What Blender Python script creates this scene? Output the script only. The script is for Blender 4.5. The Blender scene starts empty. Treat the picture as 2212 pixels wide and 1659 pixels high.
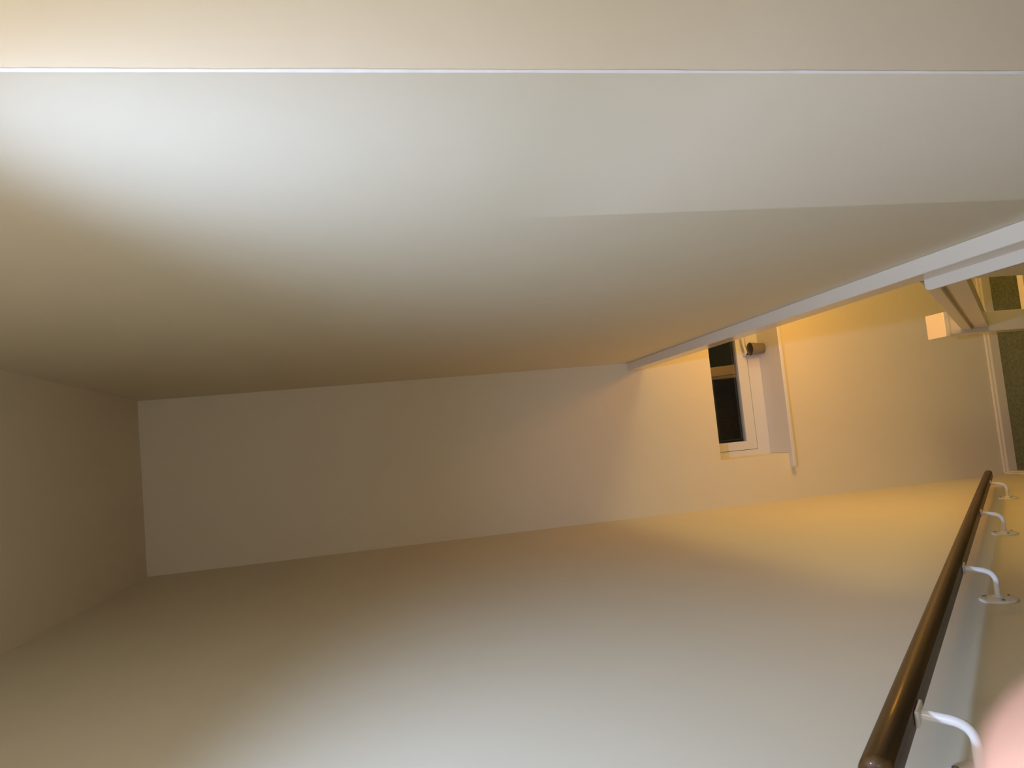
import bpy, bmesh, math, random
from mathutils import Vector, Matrix
from math import sin, cos, pi, sqrt, atan2

C = bpy.context.scene.collection
S = 0.87          # metres per survey unit
GZ = 4.71         # survey height of the eye above the lower floor


def W(p):
    """survey coordinates (eye at 0,0,0) -> world metres (lower floor at z = 0)"""
    return Vector((p[0] * S, p[1] * S, (p[2] + GZ) * S))


# ------------------------------------------------------------------ camera
cam = bpy.data.cameras.new('camera')
cam_ob = bpy.data.objects.new('camera', cam)
C.objects.link(cam_ob)
# the picture was taken with the phone turned on its side: picture left is up
CAM = Matrix(((-0.0954, 0.9924, -0.0776),
              (-0.1842, -0.0942, -0.9784),
              (-0.9782, -0.0790, 0.1918)))
q = CAM.to_quaternion()
q.normalize()
cam_ob.rotation_mode = 'QUATERNION'
cam_ob.rotation_quaternion = q
cam_ob.location = W((0, 0, 0))
cam.sensor_width = 36.0
cam.sensor_fit = 'HORIZONTAL'
cam.lens = 36.0 * 1591.7 / 2212.0
cam.clip_start = 0.005
cam.clip_end = 60
cam.dof.use_dof = True
cam.dof.focus_distance = 2.9
cam.dof.aperture_fstop = 14.0
bpy.context.scene.camera = cam_ob

# ------------------------------------------------------------------ world: night outside
world = bpy.data.worlds.new('night')
bpy.context.scene.world = world
world.use_nodes = True
bg = world.node_tree.nodes['Background']
bg.inputs[0].default_value = (0.010, 0.016, 0.030, 1)
bg.inputs[1].default_value = 0.12

# ------------------------------------------------------------------ lamps
def lamp(name, kind, pos, power, color, radius, **kw):
    l = bpy.data.lights.new(name, kind)
    l.energy = power
    l.color = color
    if kind != 'AREA':
        l.shadow_soft_size = radius
    for k, v in kw.items():
        setattr(l, k, v)
    o = bpy.data.objects.new(name, l)
    C.objects.link(o)
    o.location = W(pos)
    return o


# cool spotlight in the ceiling above the stairs, just ahead of the eye and out of frame
cool = lamp('cool_spotlight', 'SPOT', (0.137, 0.615, 0.914), 115, (0.462, 0.636, 1.0), 0.04,
            spot_size=1.491, spot_blend=1.0)
cool.rotation_euler = (0.555, 0.158, 0)
# lamp above the landing, behind the eye
land = lamp('landing_lamp', 'POINT', (0.042, -0.290, 0.832), 16.0, (0.92, 0.885, 1.0), 0.055)
# added tall narrow light, unseen at left; a made-up door jamb cuts its edge
room = lamp('shadow_edge_light', 'AREA', (-2.10, -0.50, 1.12), 38, (0.60, 0.66, 1.0), 0.0,
            shape='RECTANGLE', size=0.012, size_y=0.42)
room.rotation_mode = 'QUATERNION'
room.rotation_quaternion = Vector((2.56, 1.97, -1.9)).to_track_quat('-Z', 'Y')
# warm lamp hanging in the lower hall, behind the edge of the upper floor, plus an added fill light further in
WX, WZ = 0.73, -2.71
warm = lamp('warm_hall_lamp', 'POINT', (WX, (0.71 + 0.87 * WX - WZ) / 1.012, WZ), 12.5, (1.0, 0.42, 0.05), 0.13)
warm2 = lamp('hall_fill_light', 'POINT', (2.30, 2.70, -2.50), 26, (1.0, 0.84, 0.40), 0.26)

vs = bpy.context.scene.view_settings
vs.view_transform = 'Standard'
vs.look = 'None'
vs.gamma = 1.0
vs.exposure = 0.0
vs.use_curve_mapping = False


# ------------------------------------------------------------------ materials
def mat(name, color, rough=0.5, **kw):
    m = bpy.data.materials.new(name)
    m.use_nodes = True
    b = m.node_tree.nodes['Principled BSDF']
    b.inputs['Base Color'].default_value = (*color, 1)
    b.inputs['Roughness'].default_value = rough
    for k, v in kw.items():
        b.inputs[k.replace('_', ' ')].default_value = v
    return m


def bump(m, layers):
    """layers: list of (noise scale, detail, strength, distance)"""
    nt = m.node_tree
    b = nt.nodes['Principled BSDF']
    tc = nt.nodes.new('ShaderNodeTexCoord')
    prev = None
    for sc, det, st, dist in layers:
        n = nt.nodes.new('ShaderNodeTexNoise')
        n.inputs['Scale'].default_value = sc
        n.inputs['Detail'].default_value = det
        nt.links.new(tc.outputs['Object'], n.inputs['Vector'])
        bp = nt.nodes.new('ShaderNodeBump')
        bp.inputs['Strength'].default_value = st
        bp.inputs['Distance'].default_value = dist
        nt.links.new(n.outputs['Fac'], bp.inputs['Height'])
        if prev:
            nt.links.new(prev.outputs['Normal'], bp.inputs['Normal'])
        prev = bp
    nt.links.new(prev.outputs['Normal'], b.inputs['Normal'])
    return tc


def mottled(m, tc, c1, c2, scale, detail=4):
    nt = m.node_tree
    b = nt.nodes['Principled BSDF']
    n = nt.nodes.new('ShaderNodeTexNoise')
    n.inputs['Scale'].default_value = scale
    n.inputs['Detail'].default_value = detail
    nt.links.new(tc.outputs['Object'], n.inputs['Vector'])
    r = nt.nodes.new('ShaderNodeValToRGB')
    r.color_ramp.elements[0].position = 0.35
    r.color_ramp.elements[1].position = 0.65
    r.color_ramp.elements[0].color = (*c1, 1)
    r.color_ramp.elements[1].color = (*c2, 1)
    nt.links.new(n.outputs['Fac'], r.inputs['Fac'])
    nt.links.new(r.outputs['Color'], b.inputs['Base Color'])


M = {}
M['paint'] = mat('wall_paint', (0.845, 0.775, 0.60), 0.62)
tc = bump(M['paint'], [(9, 2, 0.10, 0.004), (220, 2, 0.06, 0.0006)])
mottled(M['paint'], tc, (0.840, 0.770, 0.595), (0.850, 0.780, 0.606), 5)
M['ceiling'] = mat('ceiling_paint', (0.84, 0.78, 0.63), 0.7)
bump(M['ceiling'], [(180, 2, 0.05, 0.0006)])
M['gloss'] = mat('white_gloss_paint', (0.85, 0.77, 0.63), 0.2)
bump(M['gloss'], [(60, 3, 0.05, 0.0008)])
M['bead'] = mat('corner_bead_paint', (0.84, 0.83, 0.79), 0.4)
bump(M['bead'], [(45, 4, 0.5, 0.003)])
M['upvc'] = mat('white_window_plastic', (0.76, 0.77, 0.80), 0.3)
M['rubber'] = mat('black_gasket', (0.012, 0.012, 0.013), 0.6)
M['dark'] = mat('dark_hole', (0.01, 0.008, 0.006), 0.6)
M['spacer'] = mat('blue_grey_glazing_spacer', (0.10, 0.13, 0.19), 0.35, Metallic=0.6)
M['pot'] = mat('grey_pot', (0.20, 0.18, 0.14), 0.35)
M['enamel'] = mat('white_enamel', (0.90, 0.88, 0.84), 0.25)
M['screw'] = mat('steel_screw', (0.35, 0.33, 0.3), 0.35, Metallic=1.0)
M['skin'] = mat('skin', (0.97, 0.67, 0.66), 0.5, Subsurface_Weight=0.25, Subsurface_Scale=0.004)
bump(M['skin'], [(900, 3, 0.15, 0.0003)])
M['sleeve'] = mat('dark_sleeve', (0.06, 0.06, 0.07), 0.9)

# glass
g = bpy.data.materials.new('window_glass')
g.use_nodes = True
b = g.node_tree.nodes['Principled BSDF']
b.inputs['Base Color'].default_value = (0.93, 0.97, 0.95, 1)
b.inputs['Roughness'].default_value = 0.0
b.inputs['IOR'].default_value = 1.95
b.inputs['Transmission Weight'].default_value = 1.0
M['glass'] = g

# carpet
M['carpet'] = mat('green_carpet', (0.11, 0.12, 0.045), 0.95, Sheen_Weight=0.3)
tc = bump(M['carpet'], [(260, 4, 0.8, 0.006), (40, 3, 0.3, 0.006)])
mottled(M['carpet'], tc, (0.085, 0.10, 0.035), (0.17, 0.175, 0.07), 70, 6)

# dark varnished wood, grain along local Z
m = bpy.data.materials.new('dark_varnished_wood')
m.use_nodes = True
nt = m.node_tree
b = nt.nodes['Principled BSDF']
b.inputs['Roughness'].default_value = 0.42
b.inputs['Specular IOR Level'].default_value = 0.12
b.inputs['Coat Weight'].default_value = 0.08
b.inputs['Coat Roughness'].default_value = 0.09
tc = nt.nodes.new('ShaderNodeTexCoord')
mp = nt.nodes.new('ShaderNodeMapping')
mp.inputs['Scale'].default_value = (60, 60, 1.6)
nt.links.new(tc.outputs['Object'], mp.inputs['Vector'])
n = nt.nodes.new('ShaderNodeTexNoise')
n.inputs['Scale'].default_value = 1.0
n.inputs['Detail'].default_value = 6
nt.links.new(mp.outputs['Vector'], n.inputs['Vector'])
r = nt.nodes.new('ShaderNodeValToRGB')
r.color_ramp.elements[0].position = 0.3
r.color_ramp.elements[0].color = (0.030, 0.014, 0.004, 1)
r.color_ramp.elements[1].position = 0.72
r.color_ramp.elements[1].color = (0.135, 0.070, 0.021, 1)
nt.links.new(n.outputs['Fac'], r.inputs['Fac'])
nt.links.new(r.outputs['Color'], b.inputs['Base Color'])
bp = nt.nodes.new('ShaderNodeBump')
bp.inputs['Strength'].default_value = 0.12
bp.inputs['Distance'].default_value = 0.001
nt.links.new(n.outputs['Fac'], bp.inputs['Height'])
nt.links.new(bp.outputs['Normal'], b.inputs['Normal'])
M['wood'] = m


# ------------------------------------------------------------------ mesh helpers
class MB:
    """collects geometry in survey units"""
    def __init__(self):
        self.v, self.f = [], []

    def add(self, vs, fs):
        o = len(self.v)
        self.v += [Vector(p) for p in vs]
        self.f += [tuple(i + o for i in f) for f in fs]
        return self

    def box(self, x0, x1, y0, y1, z0, z1):
        vs = [(x, y, z) for x in (x0, x1) for y in (y0, y1) for z in (z0, z1)]
        return self.add(vs, [(0, 1, 3, 2), (4, 6, 7, 5), (0, 4, 5, 1), (2, 3, 7, 6), (0, 2, 6, 4), (1, 5, 7, 3)])

    def prism(self, poly, axis, a, b):
        """poly: 2-D points of the other two axes in order; extruded from a to b along axis"""
        n = len(poly)
        vs = []
        for t in (a, b):
            for p in poly:
                c = list(p)
                c.insert(axis, t)
                vs.append(c)
        fs = [tuple(range(n))[::-1], tuple(range(n, 2 * n))]
        fs += [(i, (i + 1) % n, n + (i + 1) % n, n + i) for i in range(n)]
        return self.add(vs, fs)

    def tube(self, path, r, n=14, caps=True):
        path = [Vector(p) for p in path]
        rs = r if isinstance(r, (list, tuple)) else [r] * len(path)
        rings = []
        ref = None
        for i, p in enumerate(path):
            t = (path[min(i + 1, len(path) - 1)] - path[max(i - 1, 0)]).normalized()
            if ref is None:
                ref = t.orthogonal().normalized()
            ref = (ref - t * ref.dot(t)).normalized()
            bn = t.cross(ref)
            rings.append([p + (ref * cos(2 * pi * k / n) + bn * sin(2 * pi * k / n)) * rs[i] for k in range(n)])
        vs = [v for rg in rings for v in rg]
        fs = []
        for i in range(len(rings) - 1):
            for k in range(n):
                a, b2 = i * n + k, i * n + (k + 1) % n
                fs.append((a, b2, b2 + n, a + n))
        if caps:
            fs.append(tuple(range(n))[::-1])
            fs.append(tuple(range((len(rings) - 1) * n, len(rings) * n)))
        return self.add(vs, fs)

    def lathe(self, c, axis, prof, n=32):
        """prof: (radius, offset along axis); closed at both ends"""
        c = Vector(c)
        ax = Vector(axis).normalized()
        u = ax.orthogonal().normalized()
        w = ax.cross(u)
        vs = [c + ax * h + (u * cos(2 * pi * k / n) + w * sin(2 * pi * k / n)) * rr for rr, h in prof for k in range(n)]
        fs = []
        for i in range(len(prof) - 1):
            for k in range(n):
                a, b2 = i * n + k, i * n + (k + 1) % n
                fs.append((a, b2, b2 + n, a + n))
        fs.append(tuple(range(n))[::-1])
        fs.append(tuple(range((len(prof) - 1) * n, len(prof) * n)))
        return self.add(vs, fs)

    def build(self, name, m, parent=None, origin=None, smooth=False, bevel=0.0, segs=2, frame=None):
        """origin in survey units; frame: optional 3x3 world matrix the object is turned by"""
        if origin is None:
            if parent is not None:
                ow = parent.matrix_world.translation.copy()
            else:
                xs = [p.x for p in self.v]; ys = [p.y for p in self.v]; zs = [p.z for p in self.v]
                ow = W(((min(xs) + max(xs)) / 2, (min(ys) + max(ys)) / 2, min(zs)))
        else:
            ow = W(origin)
        R = frame if frame is not None else Matrix.Identity(3)
        inv = R.transposed()
        me = bpy.data.meshes.new(name)
        me.from_pydata([inv @ (W(p) - ow) for p in self.v], [], self.f)
        bm = bmesh.new()
        bm.from_mesh(me)
        bmesh.ops.recalc_face_normals(bm, faces=bm.faces)
        if bevel:
            es = [e for e in bm.edges if len(e.link_faces) == 2 and e.calc_face_angle(0) > 0.5]
            bmesh.ops.bevel(bm, geom=es, offset=bevel * S, segments=segs, profile=0.5, affect='EDGES', clamp_overlap=True)
        if smooth:
            for f in bm.faces:
                f.smooth = True
            for e in bm.edges:
                if len(e.link_faces) == 2 and e.calc_face_angle(0) > 0.7:
                    e.smooth = False
        bm.to_mesh(me)
        bm.free()
        me.materials.append(M[m])
        o = bpy.data.objects.new(name, me)
        C.objects.link(o)
        mw = Matrix.Translation(ow) @ R.to_4x4()
        if parent is not None:
            o.parent = parent
            o.matrix_parent_inverse = Matrix.Identity(4)
            pm = parent.matrix_world
            o.matrix_basis = pm.inverted() @ mw
        else:
            o.matrix_basis = mw
        bpy.context.view_layer.update()
        return o


def struct(o, label=None):
    o['kind'] = 'structure'
    if label:
        o['label'] = label
    return o


def tag(o, label, cat, group=None):
    o['label'] = label
    o['category'] = cat
    if group:
        o['group'] = group
    return o


def empty(name, pos):
    o = bpy.data.objects.new(name, None)
    o.empty_display_size = 0.1
    C.objects.link(o)
    o.location = W(pos)
    bpy.context.view_layer.update()
    return o


# ------------------------------------------------------------------ survey numbers
XL, XR, YF, ZC, ZF, ZU = -0.590, 0.458, 4.782, 1.368, -4.71, -1.75
YN = 0.862                      # the outside corner of the stairwell wall
HX = 2.70                       # far right wall of the lower hall
RX0, RX1, RZ0, RZ1 = -0.266, 1.27, -2.905, -2.357   # window recess
YW = 5.024                      # inner face of the window frame
YOUT = 5.09
SLOPE = 1.012                   # fall of the stairs
ZS = -1.88                      # ceiling of the lower hall

# ------------------------------------------------------------------ the shell
b = MB()
b.box(XL - 0.12, HX + 0.1, -3.2, YOUT, ZF - 0.12, ZF)
struct(b.build('floor', 'carpet'), 'green carpet of the lower hall')

b = MB()
DY, DZ = 0.655, 0.345          # added door opening, set to cut the side light: far jamb and head
b.box(XL - 0.12, XL, DY, YOUT, ZF, ZC)
b.box(XL - 0.12, XL, -0.50, DY, DZ, ZC)
b.box(XL - 0.12, XL, -3.2, DY, ZF, ZS)
struct(b.build('wall_left', 'paint'), 'long off-white wall carrying the dark handrail')

b = MB()
b.box(XL, RX0, YF, YOUT, ZF, ZC)
b.box(RX1, HX, YF, YOUT, ZF, ZC)
b.box(RX0, RX1, YF, YOUT, RZ1, ZC)
b.box(RX0, RX1, YF, YOUT, ZF, RZ0)
struct(b.build('wall_far', 'paint'), 'end wall with the deep window recess')

# the stairwell's upper wall turns away at an outside corner: one L in plan
L = [(XR, YF), (XR, YN + 0.0018), (XR + 0.0018, YN), (HX, YN), (HX, YN + 0.12), (XR + 0.12, YN + 0.12), (XR + 0.12, YF)]
b = MB()
b.prism(L, 2, ZU, ZC)
wr = struct(b.build('wall_right', 'paint'), 'upper off-white wall standing on the white ledge')
# plaster corner bead with uneven edges
rnd = random.Random(4)
b = MB()
N = 160
rings = []
for i in range(N + 1):
    z = ZU + (ZC - ZU) * i / N
    wa = 0.0021 + 0.0003 * sin(i * 0.37) + rnd.uniform(-0.00035, 0.00035)
    wb = 0.0022 + 0.0005 * sin(i * 0.53 + 1) + rnd.uniform(-0.0004, 0.0004)
    e = 0.0011
    rings.append([(XR + wa + 0.0012, YN + 0.0002, z), (XR + wa, YN - e * 0.8, z), (XR + wa * 0.72, YN - e, z), (XR - e, YN + wa * 0.72, z),
                  (XR - e * 0.8, YN + wa, z), (XR + 0.0002, YN + wa + 0.0012 + wb * 0.2, z)])
b.add([p for r_ in rings for p in r_], [(i * 6 + k, i * 6 + k + 1, i * 6 + k + 7, i * 6 + k + 6) for i in range(N) for k in range(5)])
b.build('corner_bead', 'bead', wr, smooth=True)

b = MB()
b.box(XL - 0.12, HX + 0.1, -0.62, YOUT, ZC, ZC + 0.1)
b.box(XL - 2.2, XL - 0.12, -0.62, 1.3, ZC, ZC + 0.1)
struct(b.build('ceiling', 'ceiling'), 'ceiling of the stairwell')

# upper floor (landing and the deck behind the stairwell wall)
b = MB()
b.box(XR, HX, YN, YF, ZS, ZU)
b.box(XL, HX, -3.2, YN, ZS, ZU)
b.box(XL - 2.2, XL, -0.62, 1.3, ZS, ZU)
struct(b.build('floor_landing', 'paint'))
MB().box(XL - 2.2, HX, -0.5, YN - 0.001, ZU + 0.0005, ZU + 0.010).build('carpet', 'carpet', bpy.data.objects['floor_landing'])

# hall enclosure below, landing enclosure above
b = MB()
b.box(HX, HX + 0.1, -3.2, YOUT, ZF, ZC)
struct(b.build('wall_hall', 'paint'))
b = MB()
b.box(XL - 0.12, HX, -3.3, -3.2, ZF, ZC)
struct(b.build('wall_rear', 'paint'))
b = MB()
b.box(XL - 2.2, HX, -0.62, -0.50, ZU, ZC)
struct(b.build('wall_back', 'paint'), 'wall behind the viewer')
b = MB()
b.box(XL - 2.3, XL - 2.2, -0.62, 1.4, ZU, ZC)
b.box(XL - 2.2, XL - 0.12, 1.3, 1.4, ZU, ZC)
struct(b.build('wall_bedroom', 'paint'))
b = MB()
b.box(0.435, 0.515, -3.2, 2.30, ZF, -1.856)
struct(b.build('wall_stair', 'paint'), 'partition that closes the upper part of the flight')

# stairs: 13 carpeted steps below the picture's lower edge
b = MB()
rise, going = (ZU - ZF) / 13.0, 0.2253
y0 = 4.07 - 12 * going
poly = [(YN, ZU), (y0, ZU)]
for k in range(12):
    z = ZU - (k + 1) * rise
    poly += [(y0 + k * going, z), (y0 + (k + 1) * going, z)]
poly += [(4.07, ZF + 0.002), (3.6, ZF + 0.002), (YN, ZU - 0.45)]
b.prism(poly, 0, XL + 0.001, 0.43)
struct(b.build('floor_stairs', 'carpet'), 'carpeted flight of stairs along the left wall')

# ------------------------------------------------------------------ white ledge, fascia and board
b = MB()
b.box(0.404, XR, YN, YF, -1.850, ZU)
struct(b.build('trim_1', 'gloss', bevel=0.004, segs=3), 'white ledge along the foot of the right wall')
b = MB()
pr = [(YN, 0.366), (2.104, 0.366), (2.118, 0.370), (2.124, 0.378), (2.124, 0.44), (YN, 0.44)]
b.prism([(x, y) for y, x in pr], 2, -1.862, -1.846)
struct(b.build('trim_2', 'gloss', bevel=0.003, segs=3), 'short white board below the ledge, above the banister')

b = MB()
b.add([(x, y, -SLOPE * y + c) for x in (0.432, 0.470) for y in (1.2, 4.03) for c in (-0.86, -0.53)],
      [(0, 1, 3, 2), (4, 6, 7, 5), (0, 4, 5, 1), (2, 3, 7, 6), (0, 2, 6, 4), (1, 5, 7, 3)])
struct(b.build('trim_3', 'gloss', bevel=0.003), 'white string board along the open side of the stairs')

# skirting boards: moulded top edge
def skirting_profile(h, t):
    return [(0, 0), (t, 0), (t, h * 0.70), (t * 0.86, h * 0.76), (t * 0.62, h * 0.83), (t * 0.55, h * 0.94), (t * 0.35, h), (0, h)]
SK = skirting_profile(0.102, 0.020)
b = MB()
b.prism([(YF - t, ZF + h) for t, h in SK], 0, XL, HX)
struct(b.build('baseboard_far', 'gloss'), 'white skirting under the window')
b = MB()
b.prism([(XL + t, ZF + h) for t, h in SK], 1, 4.07, YF - 0.001)
struct(b.build('baseboard_left', 'gloss'), 'white skirting at the foot of the left wall')

# ------------------------------------------------------------------ window
win = empty('window_1', (0.5, YW, -2.88))
struct(win, 'white window set deep in the far wall, night outside')
fx0, fx1 = RX0 - 0.008, RX1 + 0.008
zb, zt = -2.8745, -2.32
sx0, sx1, sz0, sz1 = -0.2225, 1.225, -2.775, -2.43
gx0, gx1, gz0, gz1 = -0.160, 1.165, -2.696, -2.46


def ring(x0, x1, z0, z1, X0, X1, Z0, Z1, ya, yb_):
    """mitred frame of four pieces: outer x0..z1, inner X0..Z1"""
    o = [(x0, z0), (x1, z0), (x1, z1), (x0, z1)]
    i_ = [(X0, Z0), (X1, Z0), (X1, Z1), (X0, Z1)]
    mb = MB()
    for k in range(4):
        a, c = k, (k + 1) % 4
        mb.prism([o[a], o[c], i_[c], i_[a]], 1, ya, yb_)
    return mb


zt2 = -2.36
ring(fx0, fx1, zb - 0.03, zt, sx0 - 0.003, sx1 + 0.003, sz0 - 0.003, sz1 + 0.003, YW, YOUT).build('frame', 'upvc', win)
rng_ = ring(sx0, sx1, sz0, sz1, gx0, gx1, gz0, gz1, YW - 0.002, YW + 0.05)
sash = rng_.build('sash', 'upvc', win, bevel=0.0015, segs=1)
ring(sx0 - 0.0035, sx1 + 0.0035, sz0 - 0.0035, sz1 + 0.0035, sx0 + 0.002, sx1 - 0.002, sz0 + 0.002, sz1 - 0.002, YW + 0.006, YW + 0.03).build('gasket', 'rubber', sash)
# the pane leans a little in its rebate, foot outwards
lean = 0.030
pb, ptop = gz0 - 0.005, gz1 + 0.005
yb0, yt0 = YW + 0.022, YW + 0.022 - lean * (ptop - pb)
MB().prism([(yb0, pb), (yb0 + 0.006, pb), (yt0 + 0.006, ptop), (yt0, ptop)], 0, gx0 - 0.005, gx1 + 0.005).build('pane', 'glass', win)
ring(gx0 + 0.014, gx1 - 0.014, gz0 + 0.020, gz1 - 0.014, gx0 + 0.021, gx1 - 0.021, gz0 + 0.027, gz1 - 0.021, YW + 0.031, YW + 0.034).build('glazing_spacer', 'spacer', win)
# sill board with ears past the recess
b = MB()
zs = -2.8745
sp = [(RX0 - 0.098, 4.735), (RX1 + 0.098, 4.735), (RX1 + 0.098, YF - 0.0005), (RX1, YF - 0.0005), (RX1, YW + 0.002), (RX0, YW + 0.002), (RX0, YF - 0.0005), (RX0 - 0.098, YF - 0.0005)]
b.prism(sp, 2, zs - 0.028, zs)
b.build('sill', 'upvc', win, bevel=0.007, segs=3)
# handle: back plate, boss and lever, on the bottom of the sash
hx, hz = 0.478, -2.752
b = MB()
pl = []
for k in range(24):
    t = 2 * pi * k / 24
    pl.append((hx + 0.030 + (0.036 if cos(t) > 0 else -0.036) + 0.015 * cos(t), hz + 0.015 * sin(t)))
b.prism(pl, 1, YW - 0.010, YW - 0.002)
hd = b.build('handle', 'upvc', sash, smooth=True)
b = MB()
b.tube([(hx, YW - 0.008, hz), (hx, YW - 0.030, hz), (hx + 0.008, YW - 0.037, hz), (hx + 0.03, YW - 0.040, hz + 0.004), (hx + 0.06, YW - 0.038, hz + 0.012),
        (hx + 0.10, YW - 0.036, hz + 0.016), (hx + 0.14, YW - 0.036, hz + 0.016)], [0.013, 0.013, 0.013, 0.011, 0.009, 0.008, 0.006], 14)
lev = b.build('handle_lever', 'upvc', win, smooth=True)
MB().lathe((hx - 0.003, YW - 0.041, hz - 0.010), (0, -1, -0.3), [(0.008, -0.006), (0.008, 0.002)], 16).build('lock_barrel', 'dark', lev)

# ------------------------------------------------------------------ pot on the sill
pt = empty('pot', (0.507, 4.945, zs))
tag(pt, 'small grey tapered pot standing on the window sill beside the handle', 'pot')
b = MB()
b.lathe((0.507, 4.945, zs), (0, 0, 1), [(0.001, 0.0), (0.033, 0.0), (0.037, 0.004), (0.049, 0.108), (0.0485, 0.110), (0.046, 0.109), (0.035, 0.010), (0.001, 0.008)], 40)
b.build('body', 'pot', pt, smooth=True)
b = MB()
b.lathe((0.507, 4.945, zs + 0.0105), (0, 0, 1), [(0.002, 0), (0.033, 0), (0.035, 0.010), (0.012, 0.016), (0.002, 0.015)], 24)
b.build('soil', 'dark', pt, smooth=True)

# ------------------------------------------------------------------ banister: newel post and sloping rail
SL = 1.012
bn = empty('banister', (0.475, 4.095, ZF))
tag(bn, 'white painted newel post with square cap and sloping rail at the foot of the stairs', 'banister')
px0, px1, py0, py1 = 0.410, 0.541, 4.032, 4.163
MB().box(px0, px1, py0, py1, ZF, -3.640).build('newel_post', 'gloss', bn, bevel=0.004)
b = MB()
b.box(px0 - 0.004, px1 + 0.004, py0 - 0.004, py1 + 0.004, -3.652, -3.634)
b.box(px0 - 0.013, px1 + 0.013, py0 - 0.013, py1 + 0.013, -3.634, -3.600)
b.build('newel_cap', 'gloss', bn, bevel=0.004)


def slope_prism(x0, x1, c0, c1, ya, yb_):
    return MB().add([(x, y, -SL * y + c) for x in (x0, x1) for y in (ya, yb_) for c in (c0, c1)],
                    [(0, 1, 3, 2), (4, 6, 7, 5), (0, 4, 5, 1), (2, 3, 7, 6), (0, 2, 6, 4), (1, 5, 7, 3)])


slope_prism(0.430, 0.520, 0.275, 0.350, 2.30, py0).build('handrail', 'gloss', bn, bevel=0.005)
slope_prism(0.456, 0.500, 0.250, 0.280, 2.30, py0 - 0.001).build('groove_strip', 'gloss', bn)
slope_prism(0.440, 0.512, 0.150, 0.252, 2.30, py0 - 0.001).build('lower_board', 'gloss', bn, bevel=0.003)
MB().box(px1, HX, 4.075, 4.120, -4.37, -4.288).build('cross_rail', 'gloss', bn, bevel=0.004)

# ------------------------------------------------------------------ dark handrail on the left wall
XA, CA = -0.500, 0.313
ax = Vector((0, 1, -SL)).normalized()
nn = Vector((0, SL, 1)).normalized()
xx = nn.cross(ax).normalized()          # right-handed with ax as local Z
hr = empty('wall_handrail', (XL, 2.5, -SL * 2.5 + CA))
tag(hr, 'dark varnished wooden handrail on white brackets along the left wall', 'handrail')
RR = 0.0272


def axis_pt(y):
    return Vector((XA, y, -SL * y + CA))


b = MB()
prof = []
nseg = 36
for k in range(nseg):
    t = 2 * pi * k / nseg
    prof.append((RR * cos(t), max(RR * sin(t), -0.021)))
ya, yb_ = 0.936, 4.118
Lr = (yb_ - ya) * sqrt(1 + SL * SL)
st = [(0.0, 0.05), (0.001, 0.46), (0.0035, 0.73), (0.007, 0.90), (0.0105, 0.975), (0.014, 1.0)]
n_mid = 24
stations = [(d, s_) for d, s_ in st] + [(0.014 + (Lr - 0.029) * k / n_mid, 1.0) for k in range(1, n_mid)] + \
           [(Lr - 0.015, 1.0), (Lr - 0.007, 0.97), (Lr - 0.002, 0.86), (Lr, 0.7)]
vs_, fs_ = [], []
for d, s_ in stations:
    o = axis_pt(ya) + ax * d
    for px_, pz_ in prof:
        vs_.append(o + Vector((1, 0, 0)) * px_ * s_ + nn * pz_ * s_)
for i in range(len(stations) - 1):
    for k in range(nseg):
        a, c = i * nseg + k, i * nseg + (k + 1) % nseg
        fs_.append((a, c, c + nseg, a + nseg))
fs_.append(tuple(range(nseg))[::-1])
fs_.append(tuple(range((len(stations) - 1) * nseg, len(stations) * nseg)))
b.add(vs_, fs_)
fr = Matrix((xx, nn.cross(xx) * 0 + ax.cross(xx), ax)).transposed()
b.build('rail', 'wood', hr, origin=tuple(axis_pt(ya)), smooth=True, frame=fr)

for y in (1.043, 1.887, 2.742, 3.640):
    X0 = XL
    ys = y + 0.071                       # the arm leaves the rail square to its slope
    cen = axis_pt(ys) - nn * 0.100
    zr = cen.z
    y = cen.y
    p2 = axis_pt(ys) - nn * 0.026
    p0 = Vector((X0 + 0.004, y, zr))
    p1 = Vector((XA - 0.008, y, zr))
    h1 = p0 + (p1 - p0) * 0.62
    h2 = p1 + (p2 - p1) * 0.48
    pts = [p0, p0 + (h1 - p0) * 0.5]
    for k in range(11):
        t = k / 10
        pts.append(h1 * (1 - t) ** 2 + p1 * 2 * t * (1 - t) + h2 * t ** 2)
    pts += [h2 + (p2 - h2) * 0.6, p2 + nn * 0.006]
    arm = MB().tube(pts, 0.0080, 16).build('bracket', 'enamel', hr, origin=(X0, y, zr), smooth=True)
    MB().lathe((X0, y, zr), (1, 0, 0), [(0.049, 0.0), (0.050, 0.003), (0.047, 0.007), (0.030, 0.0095), (0.015, 0.011), (0.012, 0.016)], 36).build('rosette', 'enamel', arm, smooth=True)
    # saddle under the rail
    c = axis_pt(ys) - nn * 0.0215
    sv = []
    for dz_ in (0.0, -0.006):
        for px_, pa_ in ((-0.013, -0.030), (0.013, -0.030), (0.013, 0.030), (-0.013, 0.030)):
            sv.append(c + Vector((px_, 0, 0)) + ax * pa_ + nn * dz_)
    sd = MB().add(sv, [(0, 1, 2, 3), (7, 6, 5, 4), (0, 4, 5, 1), (1, 5, 6, 2), (2, 6, 7, 3), (3, 7, 4, 0)])
    sd.build('saddle', 'enamel', arm, bevel=0.002)
    for a_ in (0.6, 2.7, 4.8):
        MB().lathe((X0 + 0.008, y + 0.036 * cos(a_), zr + 0.036 * sin(a_)), (1, 0, 0), [(0.005, 0), (0.005, 0.0022), (0.003, 0.0035)], 12).build('screw', 'screw', arm, smooth=True)

# ------------------------------------------------------------------ the photographer's hand, one fingertip in the corner
def cam_pt(x, y, d):
    """metres: x right in the picture, y up in the picture, d away from the lens"""
    return W((0, 0, 0)) + CAM @ Vector((x, y, -d))


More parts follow.
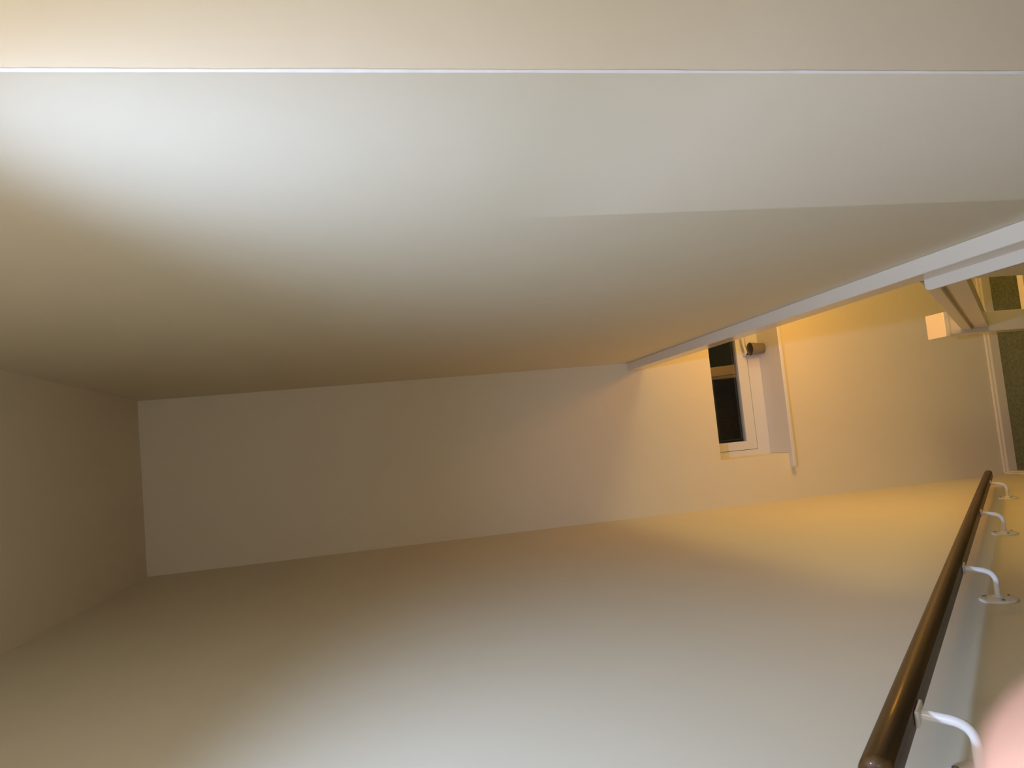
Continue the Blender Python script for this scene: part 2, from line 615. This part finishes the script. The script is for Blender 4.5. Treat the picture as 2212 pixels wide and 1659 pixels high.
tip = Vector((0.0380, -0.0186, 0.050))
dirb = Vector((0.50, -0.84, -0.20)).normalized()    # from fingertip to knuckle
side = Vector((0.86, 0.50, -0.05)).normalized()
side = (side - dirb * side.dot(dirb)).normalized()
curl = dirb.cross(side).normalized()
verts, edges, radii = [], [], []


def jv(p, r_):
    verts.append(p)
    radii.append(r_)
    return len(verts) - 1


wrist = jv(tip + dirb * 0.172 + side * 0.030, 0.024)
arm_v = jv(tip + dirb * 0.235 + side * 0.032, 0.027)
arm_e = jv(tip + dirb * 0.33 + side * 0.036, 0.033)
edges += [(wrist, arm_v), (arm_v, arm_e)]
knuck = []
for k, (off, l1, l2, l3, r_) in enumerate(((0.0, 0.043, 0.025, 0.013, 0.0090), (0.021, 0.046, 0.029, 0.016, 0.0092), (0.041, 0.042, 0.027, 0.015, 0.0088), (0.060, 0.033, 0.021, 0.013, 0.0078))):
    mc = tip + dirb * (0.081 + 0.004 * k) + side * off
    a0 = jv(mc, r_ * 1.25)
    mid = jv(mc * 0.5 + (tip + dirb * 0.172 + side * 0.030) * 0.5, 0.0135)
    edges += [(wrist, mid), (mid, a0)]
    bend = (0.0, 0.75, 0.9, 1.0)[k]
    ang = 0.0
    p = mc
    last = a0
    for ln, rr in ((l1, r_ * 1.06), (l2, r_), (l3, r_ * 0.97)):
        ang += bend
        p = p + (-dirb * cos(ang) + curl * sin(ang)) * ln
        cur = jv(p, rr)
        edges.append((last, cur))
        last = cur
th0 = jv(tip + dirb * 0.150 - side * 0.004, 0.0145)
th1 = jv(tip + dirb * 0.118 - side * 0.024 + curl * 0.012, 0.0120)
th2 = jv(tip + dirb * 0.090 - side * 0.034 + curl * 0.022, 0.0105)
th3 = jv(tip + dirb * 0.068 - side * 0.036 + curl * 0.030, 0.0098)
edges += [(wrist, th0), (th0, th1), (th1, th2), (th2, th3)]
base_w = cam_pt(*verts[wrist])
me = bpy.data.meshes.new('hand')
me.from_pydata([cam_pt(*p) - base_w for p in verts], edges, [])
hand = bpy.data.objects.new('hand', me)
C.objects.link(hand)
hand.location = base_w
sk = hand.modifiers.new('skin', 'SKIN')
lay = me.skin_vertices[0].data if len(me.skin_vertices) else None
if lay is None:
    bpy.context.view_layer.objects.active = hand
    bpy.ops.mesh.customdata_skin_add()
    lay = me.skin_vertices[0].data
for i, r_ in enumerate(radii):
    lay[i].radius = (r_ * 1.36, r_ * 1.36)      # allow for the shrink of subdivision and smoothing
    lay[i].use_root = (i == wrist)
ss = hand.modifiers.new('subsurf', 'SUBSURF')
ss.levels = ss.render_levels = 2
rm = hand.modifiers.new('remesh', 'REMESH')
rm.mode = 'VOXEL'
rm.voxel_size = 0.0016
sm = hand.modifiers.new('smooth', 'SMOOTH')
sm.iterations = 6
sm.factor = 0.5
rm.use_smooth_shade = True
me.materials.append(M['skin'])
# freeze the modifiers into one continuous mesh
dg = bpy.context.evaluated_depsgraph_get()
me2 = bpy.data.meshes.new_from_object(hand.evaluated_get(dg))
hand.modifiers.clear()
hand.data = me2
me2.name = 'hand'
if not me2.materials:
    me2.materials.append(M['skin'])
for p_ in me2.polygons:
    p_.use_smooth = True
tag(hand, 'pink blurred fingertip of the photographer poking into the picture corner', 'hand')
